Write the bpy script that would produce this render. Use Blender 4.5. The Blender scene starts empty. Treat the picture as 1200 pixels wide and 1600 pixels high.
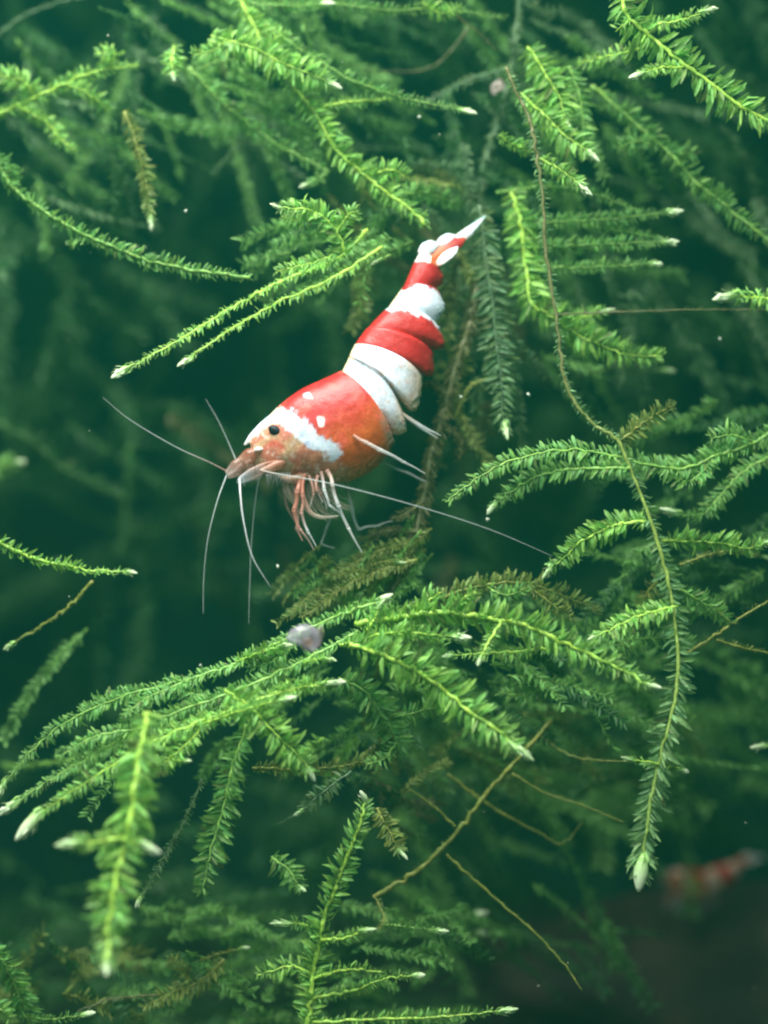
import bpy, math, random
import numpy as np
from mathutils import Vector, Matrix, Quaternion, noise

# ------------------------------------------------------------------ camera, light, exposure
SC = bpy.context.scene
SC.unit_settings.system = 'METRIC'
SC.unit_settings.scale_length = 0.0036          # 1 unit is about 3.6 mm: the frame is some 43 mm wide
D = 30.0                                        # camera to shrimp
cam_d = bpy.data.cameras.new("camera")
cam_d.sensor_fit = 'VERTICAL'; cam_d.sensor_height = 32.0; cam_d.lens = 60.0
cam_d.clip_start = 0.1; cam_d.clip_end = 500.0
cam_d.dof.use_dof = True; cam_d.dof.focus_distance = D - 0.35
cam_d.dof.aperture_fstop = 0.052
cam = bpy.data.objects.new("camera", cam_d); SC.collection.objects.link(cam)
cam.location = (0, -D, 0); cam.rotation_euler = (math.pi/2, 0, 0)
SC.camera = cam

W = bpy.data.worlds.new("World"); SC.world = W; W.use_nodes = True
bg = W.node_tree.nodes["Background"]
bg.inputs[0].default_value = (0.03, 0.50, 0.31, 1); bg.inputs[1].default_value = 0.19

def area(name, loc, target, sx, sy, power, col, spread=180):
    l = bpy.data.lights.new(name, 'AREA'); l.shape = 'RECTANGLE'; l.size = sx; l.size_y = sy
    l.energy = power; l.color = col; l.spread = math.radians(spread)
    o = bpy.data.objects.new(name, l); SC.collection.objects.link(o)
    o.location = loc
    o.rotation_euler = (Vector(target) - Vector(loc)).to_track_quat('-Z', 'Y').to_euler()
    return o
# the tank's lamp bar over the water, and an added fill lamp brightening the front sides
area("tank_lamp", (-4, -9, 21), (-1, -5.5, 0), 26, 8, 9900, (1.0, 1.0, 0.93), 110)
area("front_fill", (-9, -34, 16), (0, 0, 0), 16, 10, 5200, (0.86, 0.96, 1.0))

SC.view_settings.view_transform = 'Standard'; SC.view_settings.look = 'None'
SC.view_settings.exposure = 0.0; SC.view_settings.gamma = 1.0
SC.render.engine = 'CYCLES'
SC.cycles.use_denoising = True; SC.cycles.filter_width = 2.3
SC.cycles.max_bounces = 6; SC.cycles.diffuse_bounces = 3; SC.cycles.transmission_bounces = 4
SC.cycles.transparent_max_bounces = 12; SC.cycles.volume_bounces = 1
SC.cycles.use_adaptive_sampling = True; SC.cycles.adaptive_threshold = 0.015

R = random.Random(7)
COL = SC.collection

# ------------------------------------------------------------------ helpers
def P(px, py, d=0.0):
    """a point at depth d seen at (px, py) of the 1200 x 1600 photograph"""
    k = (D + d) / D / 100.0
    return Vector(((px - 600) * k, d, (800 - py) * k))

def U(n, d=0.0):
    return n * (D + d) / D / 100.0

def spline(pts, n_per=10):
    p = [np.array(q, float) for q in pts]
    if len(p) == 2:
        return [p[0] + (p[1] - p[0]) * i / n_per for i in range(n_per + 1)]
    p = [2*p[0] - p[1]] + p + [2*p[-1] - p[-2]]
    out = []
    for i in range(1, len(p) - 2):
        for k in range(n_per):
            t = k / n_per
            out.append(0.5 * (2*p[i] + (p[i+1]-p[i-1])*t + (2*p[i-1]-5*p[i]+4*p[i+1]-p[i+2])*t*t
                              + (-p[i-1]+3*p[i]-3*p[i+1]+p[i+2])*t**3))
    out.append(p[-2])
    return out

class MB:
    """collects geometry of one mesh object"""
    def __init__(self): self.v = []; self.f = []; self.c = []
    def add(self, verts, faces, col=None):
        b = len(self.v)
        self.v.extend([tuple(q) for q in verts])
        self.f.extend([tuple(i + b for i in g) for g in faces])
        if col is not None:
            if isinstance(col, list): self.c.extend(col)
            else: self.c.extend([col] * len(verts))
    def tube(self, pts, radii, seg=6, col=None, flat=None):
        """flat = (Vector, factor): squash the section along that direction"""
        pts = [Vector(q) for q in pts]; n = len(pts)
        up = None; vs = []; fs = []
        for i, p in enumerate(pts):
            t = (pts[min(i+1, n-1)] - pts[max(i-1, 0)]).normalized()
            if up is None:
                up = t.orthogonal().normalized()
                if flat: up = (flat[0] - t * flat[0].dot(t)).normalized()
            up = (up - t * up.dot(t)).normalized(); sd = t.cross(up)
            r = radii(i / (n - 1)) if callable(radii) else radii[i]
            for k in range(seg):
                a = 2 * math.pi * k / seg
                fu = flat[1] if flat else 1.0
                vs.append(p + up * (math.cos(a) * r * fu) + sd * (math.sin(a) * r))
        for i in range(n - 1):
            for k in range(seg):
                a = i*seg + k; b = i*seg + (k+1) % seg
                fs.append((a, b, b + seg, a + seg))
        fs.append(tuple(range(seg))[::-1]); fs.append(tuple((n-1)*seg + k for k in range(seg)))
        if callable(col):
            col = [col(i / (n - 1)) for i in range(n) for k in range(seg)]
        self.add(vs, fs, col)
    def mesh(self, name, mat, smooth=True):
        m = bpy.data.meshes.new(name)
        m.from_pydata(self.v, [], self.f)
        if self.c and len(self.c) == len(self.v):
            at = m.color_attributes.new("col", 'FLOAT_COLOR', 'POINT')
            at.data.foreach_set("color", np.array([(*c[:3], 1.0) for c in self.c], np.float32).ravel())
        if smooth: m.shade_smooth()
        m.materials.append(mat); m.update()
        return m
    def build(self, name, mat, parent=None, smooth=True):
        o = bpy.data.objects.new(name, self.mesh(name, mat, smooth))
        COL.objects.link(o)
        if parent is not None: o.parent = parent
        return o

def empty(name, loc):
    o = bpy.data.objects.new(name, None); COL.objects.link(o); o.location = loc
    o.empty_display_size = 0.1
    return o

def tag(o, label=None, cat=None, group=None, kind=None):
    if label: o["label"] = label
    if cat: o["category"] = cat
    if group: o["group"] = group
    if kind: o["kind"] = kind
    return o

# ------------------------------------------------------------------ materials
def nodes(name):
    m = bpy.data.materials.new(name); m.use_nodes = True
    nt = m.node_tree; nt.nodes.clear()
    return m, nt, nt.nodes.new, nt.links.new

def leaf_material(name, source, transl=0.5, rough=0.45, vary=0.35, nscale=9.0):
    m, nt, N, L = nodes(name)
    out = N("ShaderNodeOutputMaterial")
    if source == 'object':
        s = N("ShaderNodeObjectInfo"); base = s.outputs["Color"]
    else:
        s = N("ShaderNodeVertexColor"); s.layer_name = "col"; base = s.outputs["Color"]
    g = N("ShaderNodeNewGeometry")
    nz = N("ShaderNodeTexNoise"); nz.inputs["Scale"].default_value = nscale; nz.inputs["Detail"].default_value = 3
    L(g.outputs["Position"], nz.inputs["Vector"])
    mr = N("ShaderNodeMapRange"); mr.inputs["From Min"].default_value = 0.3; mr.inputs["From Max"].default_value = 0.7
    mr.inputs["To Min"].default_value = 1 - vary; mr.inputs["To Max"].default_value = 1 + vary
    L(nz.outputs["Fac"], mr.inputs["Value"])
    mul = N("ShaderNodeVectorMath"); mul.operation = 'SCALE'
    L(base, mul.inputs[0]); L(mr.outputs[0], mul.inputs["Scale"])
    pb = N("ShaderNodeBsdfPrincipled"); pb.inputs["Roughness"].default_value = rough
    pb.inputs["Specular IOR Level"].default_value = 0.35
    L(mul.outputs[0], pb.inputs["Base Color"])
    tr = N("ShaderNodeBsdfTranslucent"); L(mul.outputs[0], tr.inputs["Color"])
    mx = N("ShaderNodeMixShader"); mx.inputs[0].default_value = transl
    L(pb.outputs[0], mx.inputs[1]); L(tr.outputs[0], mx.inputs[2]); L(mx.outputs[0], out.inputs[0])
    return m

M_LEAF = leaf_material("moss_leaf", 'object')
M_MOSS = leaf_material("moss_joined", 'attr')
M_STEM = leaf_material("moss_stem", 'attr', transl=0.15, rough=0.35, vary=0.3, nscale=14)
M_TIP = leaf_material("moss_tip", 'attr', transl=0.12, rough=0.3, vary=0.12)

def shell_material(name, rough=0.32, sss=0.25, bump=0.25, alpha=1.0, spec=0.5, nscale=26, speck=0.0):
    m, nt, N, L = nodes(name)
    out = N("ShaderNodeOutputMaterial")
    s = N("ShaderNodeVertexColor"); s.layer_name = "col"
    tc = N("ShaderNodeTexCoord")
    nz = N("ShaderNodeTexNoise"); nz.inputs["Scale"].default_value = nscale; nz.inputs["Detail"].default_value = 4
    L(tc.outputs["Object"], nz.inputs["Vector"])
    mr = N("ShaderNodeMapRange"); mr.inputs["From Min"].default_value = 0.3; mr.inputs["From Max"].default_value = 0.7
    mr.inputs["To Min"].default_value = 0.86; mr.inputs["To Max"].default_value = 1.1
    L(nz.outputs["Fac"], mr.inputs["Value"])
    n2 = N("ShaderNodeTexNoise"); n2.inputs["Scale"].default_value = nscale * 1.9; n2.inputs["Detail"].default_value = 2
    L(tc.outputs["Object"], n2.inputs["Vector"])
    m2 = N("ShaderNodeMapRange"); m2.inputs["From Min"].default_value = 0.56; m2.inputs["From Max"].default_value = 0.70
    m2.inputs["To Min"].default_value = 1.0; m2.inputs["To Max"].default_value = 1.0 - speck
    L(n2.outputs["Fac"], m2.inputs["Value"])
    mm = N("ShaderNodeMath"); mm.operation = 'MULTIPLY'; L(mr.outputs[0], mm.inputs[0]); L(m2.outputs[0], mm.inputs[1])
    mul = N("ShaderNodeVectorMath"); mul.operation = 'SCALE'
    L(s.outputs["Color"], mul.inputs[0]); L(mm.outputs[0], mul.inputs["Scale"])
    pb = N("ShaderNodeBsdfPrincipled"); pb.inputs["Roughness"].default_value = rough
    pb.inputs["Specular IOR Level"].default_value = spec
    pb.inputs["Subsurface Weight"].default_value = sss
    pb.inputs["Subsurface Radius"].default_value = (0.9, 0.45, 0.3); pb.inputs["Subsurface Scale"].default_value = 0.13
    pb.inputs["Alpha"].default_value = alpha
    L(mul.outputs[0], pb.inputs["Base Color"])
    bm = N("ShaderNodeBump"); bm.inputs["Strength"].default_value = bump; bm.inputs["Distance"].default_value = 0.02
    L(nz.outputs["Fac"], bm.inputs["Height"]); L(bm.outputs[0], pb.inputs["Normal"])
    L(pb.outputs[0], out.inputs[0])
    return m

M_BODY = shell_material("shrimp_shell", rough=0.36, sss=0.5, bump=0.3, speck=0.3, spec=0.3)
M_LIMB = shell_material("shrimp_limb", rough=0.25, sss=0.0, bump=0.1, alpha=0.46)
M_FEEL = shell_material("shrimp_feeler", rough=0.3, sss=0.0, bump=0.0, alpha=0.42)
M_FAN = shell_material("shrimp_fan", rough=0.4, sss=0.0, bump=0.0, alpha=0.35)
M_EYE = shell_material("shrimp_eye", rough=0.5, sss=0.0, bump=0.0, spec=0.25)
M_SNAIL = shell_material("snail_shell", rough=0.18, sss=0.15, bump=0.2, alpha=0.48, spec=0.7, nscale=9, speck=0.35)
M_SPECK = shell_material("speck", rough=0.5, sss=0.0, bump=0.0)

def rough_material(name, cols, scale, bump, rough=0.85):
    m, nt, N, L = nodes(name)
    out = N("ShaderNodeOutputMaterial"); tc = N("ShaderNodeTexCoord")
    nz = N("ShaderNodeTexNoise"); nz.inputs["Scale"].default_value = scale; nz.inputs["Detail"].default_value = 8
    nz.inputs["Roughness"].default_value = 0.65
    L(tc.outputs["Object"], nz.inputs["Vector"])
    cr = N("ShaderNodeValToRGB"); e = cr.color_ramp.elements
    e[0].position = 0.32; e[0].color = (*cols[0], 1); e[1].position = 0.72; e[1].color = (*cols[-1], 1)
    if len(cols) == 3: x = e.new(0.52); x.color = (*cols[1], 1)
    L(nz.outputs["Fac"], cr.inputs[0])
    pb = N("ShaderNodeBsdfPrincipled"); pb.inputs["Roughness"].default_value = rough
    L(cr.outputs[0], pb.inputs["Base Color"])
    bm = N("ShaderNodeBump"); bm.inputs["Strength"].default_value = bump; bm.inputs["Distance"].default_value = 0.3
    L(nz.outputs["Fac"], bm.inputs["Height"]); L(bm.outputs[0], pb.inputs["Normal"])
    L(pb.outputs[0], out.inputs[0])
    return m
M_WALL = rough_material("algae_wall", [(0.003, 0.034, 0.024), (0.006, 0.070, 0.044), (0.02, 0.12, 0.06)], 0.16, 0.3)
M_SOIL = rough_material("dark_soil", [(0.015, 0.012, 0.009), (0.04, 0.03, 0.02), (0.09, 0.065, 0.045)], 1.4, 0.8)
M_WOOD = rough_material("sunken_wood", [(0.006, 0.007, 0.004), (0.026, 0.017, 0.010), (0.075, 0.040, 0.024)], 0.7, 0.9)

# ------------------------------------------------------------------ setting: back wall, bottom, wood
def height_sheet(name, mat, x0, x1, y0, y1, n, fz):
    mb = MB()
    vs = []; fs = []
    for j in range(n + 1):
        for i in range(n + 1):
            x = x0 + (x1 - x0) * i / n; y = y0 + (y1 - y0) * j / n
            vs.append((x, y, fz(x, y)))
    for j in range(n):
        for i in range(n):
            a = j*(n+1) + i
            fs.append((a, a+1, a+n+2, a+n+1))
    mb.add(vs, fs)
    return mb.build(name, mat)

bw = MB()
bw.add([(-60, 34, -30), (60, 34, -30), (60, 34, 40), (-60, 34, 40), (-60, 34.6, -30), (60, 34.6, -30), (60, 34.6, 40), (-60, 34.6, 40)],
       [(0, 1, 2, 3), (5, 4, 7, 6), (0, 4, 5, 1), (3, 2, 6, 7), (0, 3, 7, 4), (1, 5, 6, 2)])
tag(bw.build("tank_back_wall", M_WALL, smooth=False), kind='structure')
def soil(x, y):
    return -13.2 + 0.9 * noise.noise(Vector((x*0.15, y*0.15, 3))) + 0.25 * noise.noise(Vector((x*0.8, y*0.8, 1))) \
        + 0.10 * noise.noise(Vector((x*2.6, y*2.6, 7)))
tag(height_sheet("ground", M_SOIL, -45, 45, -28, 34, 150, soil), kind='structure')

# a lump of dark sunken wood under the second shrimp
wd = MB(); wc = P(1160, 1530, 10.5); vs = []; fs = []; nu, nv = 48, 26
for j in range(nv + 1):
    th = math.pi * j / nv
    for i in range(nu):
        ph = 2 * math.pi * i / nu
        q = Vector((math.sin(th)*math.cos(ph), math.sin(th)*math.sin(ph), math.cos(th)))
        r = 1 + 0.22 * noise.noise(q * 1.7) + 0.10 * noise.noise(q * 5) + 0.05 * noise.noise(q * 12)
        vs.append(Vector((q.x * 5.2 * r, q.y * 2.6 * r, q.z * 2.35 * r - 0.3)))
for j in range(nv):
    for i in range(nu):
        fs.append((j*nu + i, (j+1)*nu + i, (j+1)*nu + (i+1) % nu, j*nu + (i+1) % nu))
wd.add(vs, fs)
wo = wd.build("driftwood", M_WOOD); wo.location = wc
tag(wo, "dark brown blurred lump of driftwood beneath the small far shrimp", "driftwood")

# ------------------------------------------------------------------ moss
def leaf_geo(wid=0.34, curl=0.10, fold=0.05):
    v = [(0, 0, 0), (0.16, wid*0.30, fold*0.6), (0.16, -wid*0.30, fold*0.6),
         (0.42, wid*0.50, fold), (0.42, 0, -0.01), (0.42, -wid*0.50, fold),
         (0.80, wid*0.38, fold*0.5 - curl*0.5), (0.80, 0, -0.02 - curl*0.5), (0.80, -wid*0.38, fold*0.5 - curl*0.5),
         (1.0, 0, -curl)]
    f = [(0, 4, 1), (0, 2, 4), (1, 4, 3), (2, 5, 4), (3, 4, 7, 6), (4, 5, 8, 7), (6, 7, 9), (7, 8, 9)]
    return v, f
LEAF_GEO = [leaf_geo(0.22, 0.20, 0.05), leaf_geo(0.29, 0.38, 0.06), leaf_geo(0.16, 0.02, 0.04), leaf_geo(0.24, 0.60, 0.05)]
LEAF_MESH = []
for v, f in LEAF_GEO:
    mb = MB(); mb.add(v, f); LEAF_MESH.append(mb.mesh("leaf", M_LEAF))
LEAF_NP = [(np.array(v), f) for v, f in LEAF_GEO]

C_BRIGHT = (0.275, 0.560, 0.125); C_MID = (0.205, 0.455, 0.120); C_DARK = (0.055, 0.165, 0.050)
C_OLIVE = (0.240, 0.330, 0.085); C_BROWN = (0.145, 0.165, 0.060); C_GREY = (0.150, 0.280, 0.120)
C_PALE = (0.86, 0.96, 0.70)
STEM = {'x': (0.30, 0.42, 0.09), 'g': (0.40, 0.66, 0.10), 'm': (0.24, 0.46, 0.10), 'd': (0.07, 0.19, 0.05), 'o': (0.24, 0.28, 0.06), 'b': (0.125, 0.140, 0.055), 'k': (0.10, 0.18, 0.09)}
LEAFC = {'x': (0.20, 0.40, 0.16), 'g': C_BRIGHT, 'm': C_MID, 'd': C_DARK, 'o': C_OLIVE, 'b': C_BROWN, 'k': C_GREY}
lerp = lambda a, b, t: tuple(x + (y - x) * t for x, y in zip(a, b))
def vary(c, s=0.25):
    k = 1 + R.uniform(-s, s); w = R.uniform(-0.12, 0.16)
    return (max(0, c[0] * k * (1 + w)), c[1] * k, max(0, c[2] * k * (1 - w)))

def bud_mesh(pale, fat):
    mb = MB()
    pts = [(x, 0, 0) for x in np.linspace(-0.25, 1.0, 11)]
    mb.tube(pts, lambda t: 0.02 + fat * math.sin(math.pi * min(1, t * 0.93 + 0.05)) ** 0.8, 9,
            col=lambda t: lerp((0.26, 0.50, 0.11), C_PALE, pale * t ** 1.2))
    for k in range(14):
        a = k * 2.4; x0 = -0.40 + 0.068 * k
        v, f = LEAF_NP[k % 3]
        s = 0.62 - 0.018 * k
        q = v * s; out = 0.10
        vv = []
        for p in q:
            x, y, z = p[0] * 0.96 + x0, p[1], p[2] + out * 0.6 + 0.13 * math.sin(p[0] / s * 2.0) + 0.09 * (p[0] / s) ** 2 * (k % 3)
            vv.append((x, y * math.cos(a) - z * math.sin(a), y * math.sin(a) + z * math.cos(a)))
        mb.add(vv, f, lerp((0.28, 0.54, 0.13), C_PALE, pale * min(1, (k / 11) ** 1.0)))
    return mb.mesh("tip_bud", M_TIP)
BUDS = [bud_mesh(1.0, 0.19), bud_mesh(0.8, 0.13), bud_mesh(1.0, 0.12), bud_mesh(0.55, 0.12)]

def frame_matrix(o, x, n, s):
    x = x.normalized(); y = n.cross(x)
    if y.length < 1e-4: y = x.orthogonal()
    y.normalize(); z = x.cross(y)
    return Matrix(((x.x*s, y.x*s, z.x*s, o.x), (x.y*s, y.y*s, z.y*s, o.y), (x.z*s, y.z*s, z.z*s, o.z), (0, 0, 0, 1)))

VIEW = Vector((0, -1, 0))
smooth_ = lambda a, b, x: max(0.0, min(1.0, (x - a) / (b - a)))
def place_frond(holder, part_name, pts3, L, sp, st, roll, w, tip, single, org, miss=0.06, ang=58, ranks=1, taper=0.75, lprof=None, old=None):
    """one stem with its leaves: a stem part, its leaves as sub-parts, a joined fringe of small leaves"""
    cv = [Vector(q) for q in spline(pts3, 12)]
    # a little natural wander
    ph = R.uniform(0, 6)
    cv = [p + Vector((math.sin(i*0.33 + ph), math.sin(i*0.21 + ph*2), math.cos(i*0.29 + ph))) * (L * 0.035) for i, p in enumerate(cv)]
    cv = [p + Vector((noise.noise(Vector((i*0.55, ph, 1))), noise.noise(Vector((i*0.55, ph, 4))), noise.noise(Vector((i*0.55, ph, 7))))) * w * 1.1 for i, p in enumerate(cv)]
    acc = [0.0]
    for a, b in zip(cv, cv[1:]): acc.append(acc[-1] + (b - a).length)
    tot = acc[-1]
    sc = STEM[st]; lc = LEAFC[st]
    mb = MB()
    mb.tube([p - org for p in cv], lambda t: w * (1 - taper * t) * (1 + 0.14 * math.sin(t * 47 + ph) + 0.16 * noise.noise(Vector((t * 60, ph, 0)))), 6,
            col=lambda t: lerp(lerp(old, sc, smooth_(0.35, 0.62, t)) if old else vary(sc, 0.12), (0.30, 0.52, 0.14), max(0, t - 0.75) * 1.6 if tip else 0))
    stem = mb.build(part_name, M_STEM, holder)
    def at(s):
        s = min(max(s, 0), tot - 1e-6)
        i = int(np.searchsorted(acc, s, side='right')) - 1; i = min(i, len(cv) - 2)
        t = (s - acc[i]) / max(1e-6, acc[i+1] - acc[i])
        return cv[i].lerp(cv[i+1], t), (cv[min(i+2, len(cv)-1)] - cv[max(i-1, 0)]).normalized()
    fr = MB()
    s = sp * R.uniform(0.2, 0.8); k = 0
    while s < tot - (0.15 * L if tip else 0):
        u = s / tot
        p, t = at(s)
        n0 = (VIEW - t * VIEW.dot(t))
        n0 = n0.normalized() if n0.length > 1e-3 else t.orthogonal().normalized()
        nrm = Quaternion(t, roll + 0.3 * math.sin(s * 1.1 + ph)) @ n0
        side = t.cross(nrm)
        prof = lprof(u) if lprof else (min(1, 0.62 + u * 2.2) * (1 - 0.52 * max(0, (u - 0.72) / 0.28)))
        young = max(0.0, (u - 0.62) / 0.38) ** 2 * (0.55 if tip else 0.15)
        for r in range(2 + 2 * ranks):
            if R.random() < (miss if r < 2 else 0.15) + (0.45 if noise.noise(Vector((s * 2.3, ph, r * 5))) > 0.38 else 0): continue
            a = math.radians(ang * R.uniform(0.75, 1.3) * (1 - 0.35 * max(0, (u - 0.8) / 0.2)))
            if r < 2: sgn = 1 if r == 0 else -1; off = R.uniform(-0.45, 0.45); ln = L * prof * (R.uniform(0.7, 1.2) if R.random() > 0.1 else R.uniform(0.3, 0.6))
            else: sgn = 1 if r % 2 == 0 else -1; off = (-sgn if R.random() < 0.75 else sgn) * R.uniform(0.15, 1.0); ln = L * prof * R.uniform(0.4, 0.95)
            sd = Quaternion(t, off) @ (side * sgn)
            nn = Quaternion(t, off) @ nrm
            dirv = t * math.cos(a) + sd * math.sin(a)
            nl = Quaternion(dirv.normalized(), R.gauss(0, 0.5)) @ nn
            pp = p + t * R.uniform(-0.5, 0.5) * sp + sd * w * 0.6
            c = lerp(vary(lc), (0.42, 0.66, 0.30), young * R.uniform(0.5, 1.1))
            if R.random() < 0.07: c = lerp(c, C_BROWN, R.uniform(0.4, 0.9))
            gi = R.randrange(4)
            if single and r < 2:
                o = bpy.data.objects.new("leaf", LEAF_MESH[gi]); COL.objects.link(o)
                o.parent = stem; o.matrix_basis = frame_matrix(pp - org, dirv, nl, ln); o.color = (*c, 1)
            else:
                v, f = LEAF_NP[gi]; mt = np.array(frame_matrix(pp - org, dirv, nl, ln))
                fr.add((v @ mt[:3, :3].T) + mt[:3, 3], f, c)
        s += sp * R.uniform(0.8, 1.2); k += 1
    if fr.v:
        o = fr.build("small_leaves" if single else "leaves", M_MOSS, stem if part_name != "stem" else holder); o["kind"] = "stuff"
    if tip:
        p, t = at(tot)
        o = bpy.data.objects.new("tip_bud", BUDS[0] if tip > 0.42 else R.choice(BUDS)); COL.objects.link(o); o.parent = stem
        n0 = Quaternion(t, R.uniform(0, 6)) @ t.orthogonal()
        o.matrix_basis = frame_matrix(p - t * tip * 0.35 - org, t, n0, tip) @ Matrix.Diagonal((R.uniform(0.8, 1.15), R.uniform(0.8, 1.2), R.uniform(0.8, 1.2), 1))
    return stem

def strand(label, pts, d=(0, 0), L=22, sp=8, st='g', roll=0.3, w=3.0, tip=26, br=(), miss=0.06, ang=64, ranks=1, group=None, lprof=None, taper=0.7, old=None):
    """pts in photograph pixels, d = depth at base and tip, L, sp, w, tip in photograph pixels"""
    def to3(pp, d0, d1):
        n = len(pp)
        return [P(x, y, d0 + (d1 - d0) * i / max(1, n - 1)) for i, (x, y) in enumerate(pp)]
    p3 = to3(pts, *d); org = p3[0].copy()
    root = empty("moss_strand", org)
    tag(root, label, "moss", group or "moss strands in the tank")
    fine = 0.80 if L < 30 else 0.88
    L *= fine; sp *= 0.42 if L < 26 else 0.46; tip *= 0.80; w *= 0.8
    dm = sum(d) / 2; single = L >= 18 and dm < 2.2
    place_frond(root, "stem", p3, U(L, dm), U(sp, dm), st, roll, U(w, dm) / 2, U(tip, dm) if tip else 0, single, org, miss, ang, ranks, taper, lprof, old)
    for b in br:
        bp = b[0]; o = dict(L=L * 0.8, sp=sp, st=st, tip=tip * 0.9 if tip else 0, w=w * 0.7, d=None, roll=roll + R.uniform(-0.3, 0.3), miss=miss)
        if len(b) > 1:
            o.update(b[1])
            if 'L' in b[1]: o['L'] = b[1]['L'] * 0.82
            if 'sp' in b[1]: o['sp'] = b[1]['sp'] * 0.42
            if 'tip' in b[1]: o['tip'] = b[1]['tip'] * 0.80
        if o['d'] is None:     # start at the depth the main stem has there
            j = min(range(len(pts)), key=lambda i: (pts[i][0]-bp[0][0])**2 + (pts[i][1]-bp[0][1])**2)
            dj = d[0] + (d[1] - d[0]) * j / max(1, len(pts) - 1); o['d'] = (dj, dj - R.uniform(-0.3, 0.5))
        b3 = to3(bp, *o['d']); db = sum(o['d']) / 2
        place_frond(root, "branch", b3, U(o['L'], db), U(o['sp'], db), o['st'], o['roll'], U(o['w'], db) / 2,
                    U(o['tip'], db) if o['tip'] else 0, o['L'] >= 18 and db < 2.2, org, o['miss'], ang, ranks, 0.7)
    return root

S = strand
# ---- right-hand side
S("broad bright frond with overlapping oval leaves slanting across the top corner",
  [(968,-20),(985,30),(1040,75),(1100,125),(1160,165),(1225,205)], (-0.2,-0.5), L=40, sp=13, st='g', roll=0.25, w=9, tip=0, taper=0.2,
  br=[([(1008,42),(1060,32),(1108,16)], dict(L=16, tip=30, sp=7)), ([(1015,72),(960,85),(900,100)], dict(L=22, tip=0, d=(0,1.2))),
      ([(1068,106),(1030,106),(996,118)], dict(L=17, tip=28, sp=7)), ([(985,30),(960,50)], dict(L=20, tip=0))])
S("slanting frond below the broad bright one, with short leafy side shoots",
  [(925,135),(985,185),(1040,235),(1100,295),(1150,335),(1225,392)], (1.6,1.0), L=26, sp=11, st='m', roll=0.35, w=8, tip=0, taper=0.1,
  br=[([(1035,230),(1062,236),(1088,240)], dict(L=24, tip=0)), ([(1020,225),(990,222),(965,232)], dict(L=22, tip=0)), ([(1100,295),(1125,300),(1140,300)], dict(L=18, tip=0))])
S("very long thin stem hanging past the shrimp's tail down to a fat white tip",
  [(790,105),(815,160),(835,215),(846,300),(855,400),(872,520),(890,615),(925,660),(965,690),(1000,770),(1040,890),(1055,980),(1060,1060),(1035,1170),(1012,1280),(1002,1365)],
  (0.3,-0.7), L=34, sp=14, st='x', roll=0.2, w=8, tip=72, miss=0.12, taper=0.05, old=(0.15,0.16,0.06),
  lprof=lambda u: 0.34 if u < 0.5 else (0.34 + (u-0.5)*2.4 if u < 0.78 else 1.0),
  br=[([(968,690),(1000,665),(1030,645),(1055,632)], dict(L=24, sp=8, tip=0, st='o', w=6)),
      ([(1008,815),(967,820),(927,835),(890,862),(858,890)], dict(L=28, sp=8, tip=34, st='g', w=6)),
      ([(1058,948),(1013,957),(967,977),(925,997)], dict(L=26, sp=8, tip=26, st='g', w=6)),
      ([(1060,920),(1100,943),(1143,973)], dict(L=26, sp=8, tip=0, st='m', w=6)),
      ([(984,732),(900,732),(840,745),(800,766),(768,793)], dict(L=24, sp=8, tip=30, st='m', w=6)),
      ([(1032,1195),(1010,1190),(982,1187)], dict(L=12, tip=26, st='g')), ([(1035,1200),(1050,1198),(1068,1203)], dict(L=14, tip=22, st='g')),
      ([(1040,890),(1010,930),(985,990),(970,1030)], dict(L=24, tip=0, st='o', d=(0.2,1.0)))])
S("arching frond with scalloped leaves reaching in beside the shrimp's hind leg",
  [(1225,660),(1180,690),(1120,712),(1055,733),(960,713),(880,703),(800,720),(740,750),(697,785)], (0.2,-0.5), L=25, sp=9, st='m', roll=0.3, w=9, tip=0,
  br=[([(1120,712),(1080,750),(1045,745)], dict(L=26, tip=0)), ([(1180,690),(1140,680),(1110,685)], dict(L=28, tip=0))])
S("leafy shoot curling down with two pale oval buds",
  [(1225,700),(1165,735),(1125,775),(1100,803),(1075,806)], (0.8,0.4), L=24, sp=9, st='m', roll=0.4, w=7, tip=0,
  br=[([(1100,803),(1078,806),(1050,799)], dict(L=10, tip=36, sp=12))])
S("frond with a bright pointed tip touching the picture edge at mid height",
  [(1035,845),(1080,845),(1130,850),(1170,856),(1200,848)], (0.3,-0.2), L=28, sp=8, st='g', roll=0.5, w=6, tip=34,
  br=[([(1062,882),(1110,866),(1150,860),(1200,872)], dict(L=8, sp=6, tip=18, st='o'))])
S("bare brownish twig forking upward near the right picture edge",
  [(1075,1020),(1125,988),(1165,960),(1225,925)], (0.2,0.0), L=9, sp=9, st='o', roll=0.8, w=8, tip=0, ranks=0,
  br=[([(1120,1000),(1160,1012),(1215,1022)], dict(L=9, st='o', tip=0)), ([(1143,975),(1130,960),(1120,950)], dict(L=8, tip=0))])
S("soft hanging frond ending in a pale round bud beside the white abdomen band",
  [(748,320),(762,420),(772,500),(780,570),(786,640),(789,672)], (1.2,0.6), L=34, sp=10, st='k', roll=0.15, w=7, tip=36,
  br=[([(762,590),(735,603),(720,630),(711,655)], dict(L=7, sp=7, tip=0, st='o')), ([(772,470),(800,530),(850,580),(880,610)], dict(L=14, tip=0, d=(1.0,1.8)))])
S("frond with a glowing yellow green kinked stem and fanned end leaves",
  [(800,300),(815,360),(822,420),(830,470),(862,496),(915,528),(970,552),(1035,556)], (1.3,0.7), L=36, sp=11, st='g', roll=0.3, w=9, tip=0,
  br=[([(890,500),(915,495),(948,485)], dict(L=22, tip=26))])
S("uppermost of the level shoots right of the shrimp's tail, drooping at its end",
  [(775,300),(850,292),(920,300),(1000,330)], (1.5,1.2), L=15, sp=8, st='m', roll=0.6, w=6, tip=0)
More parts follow.
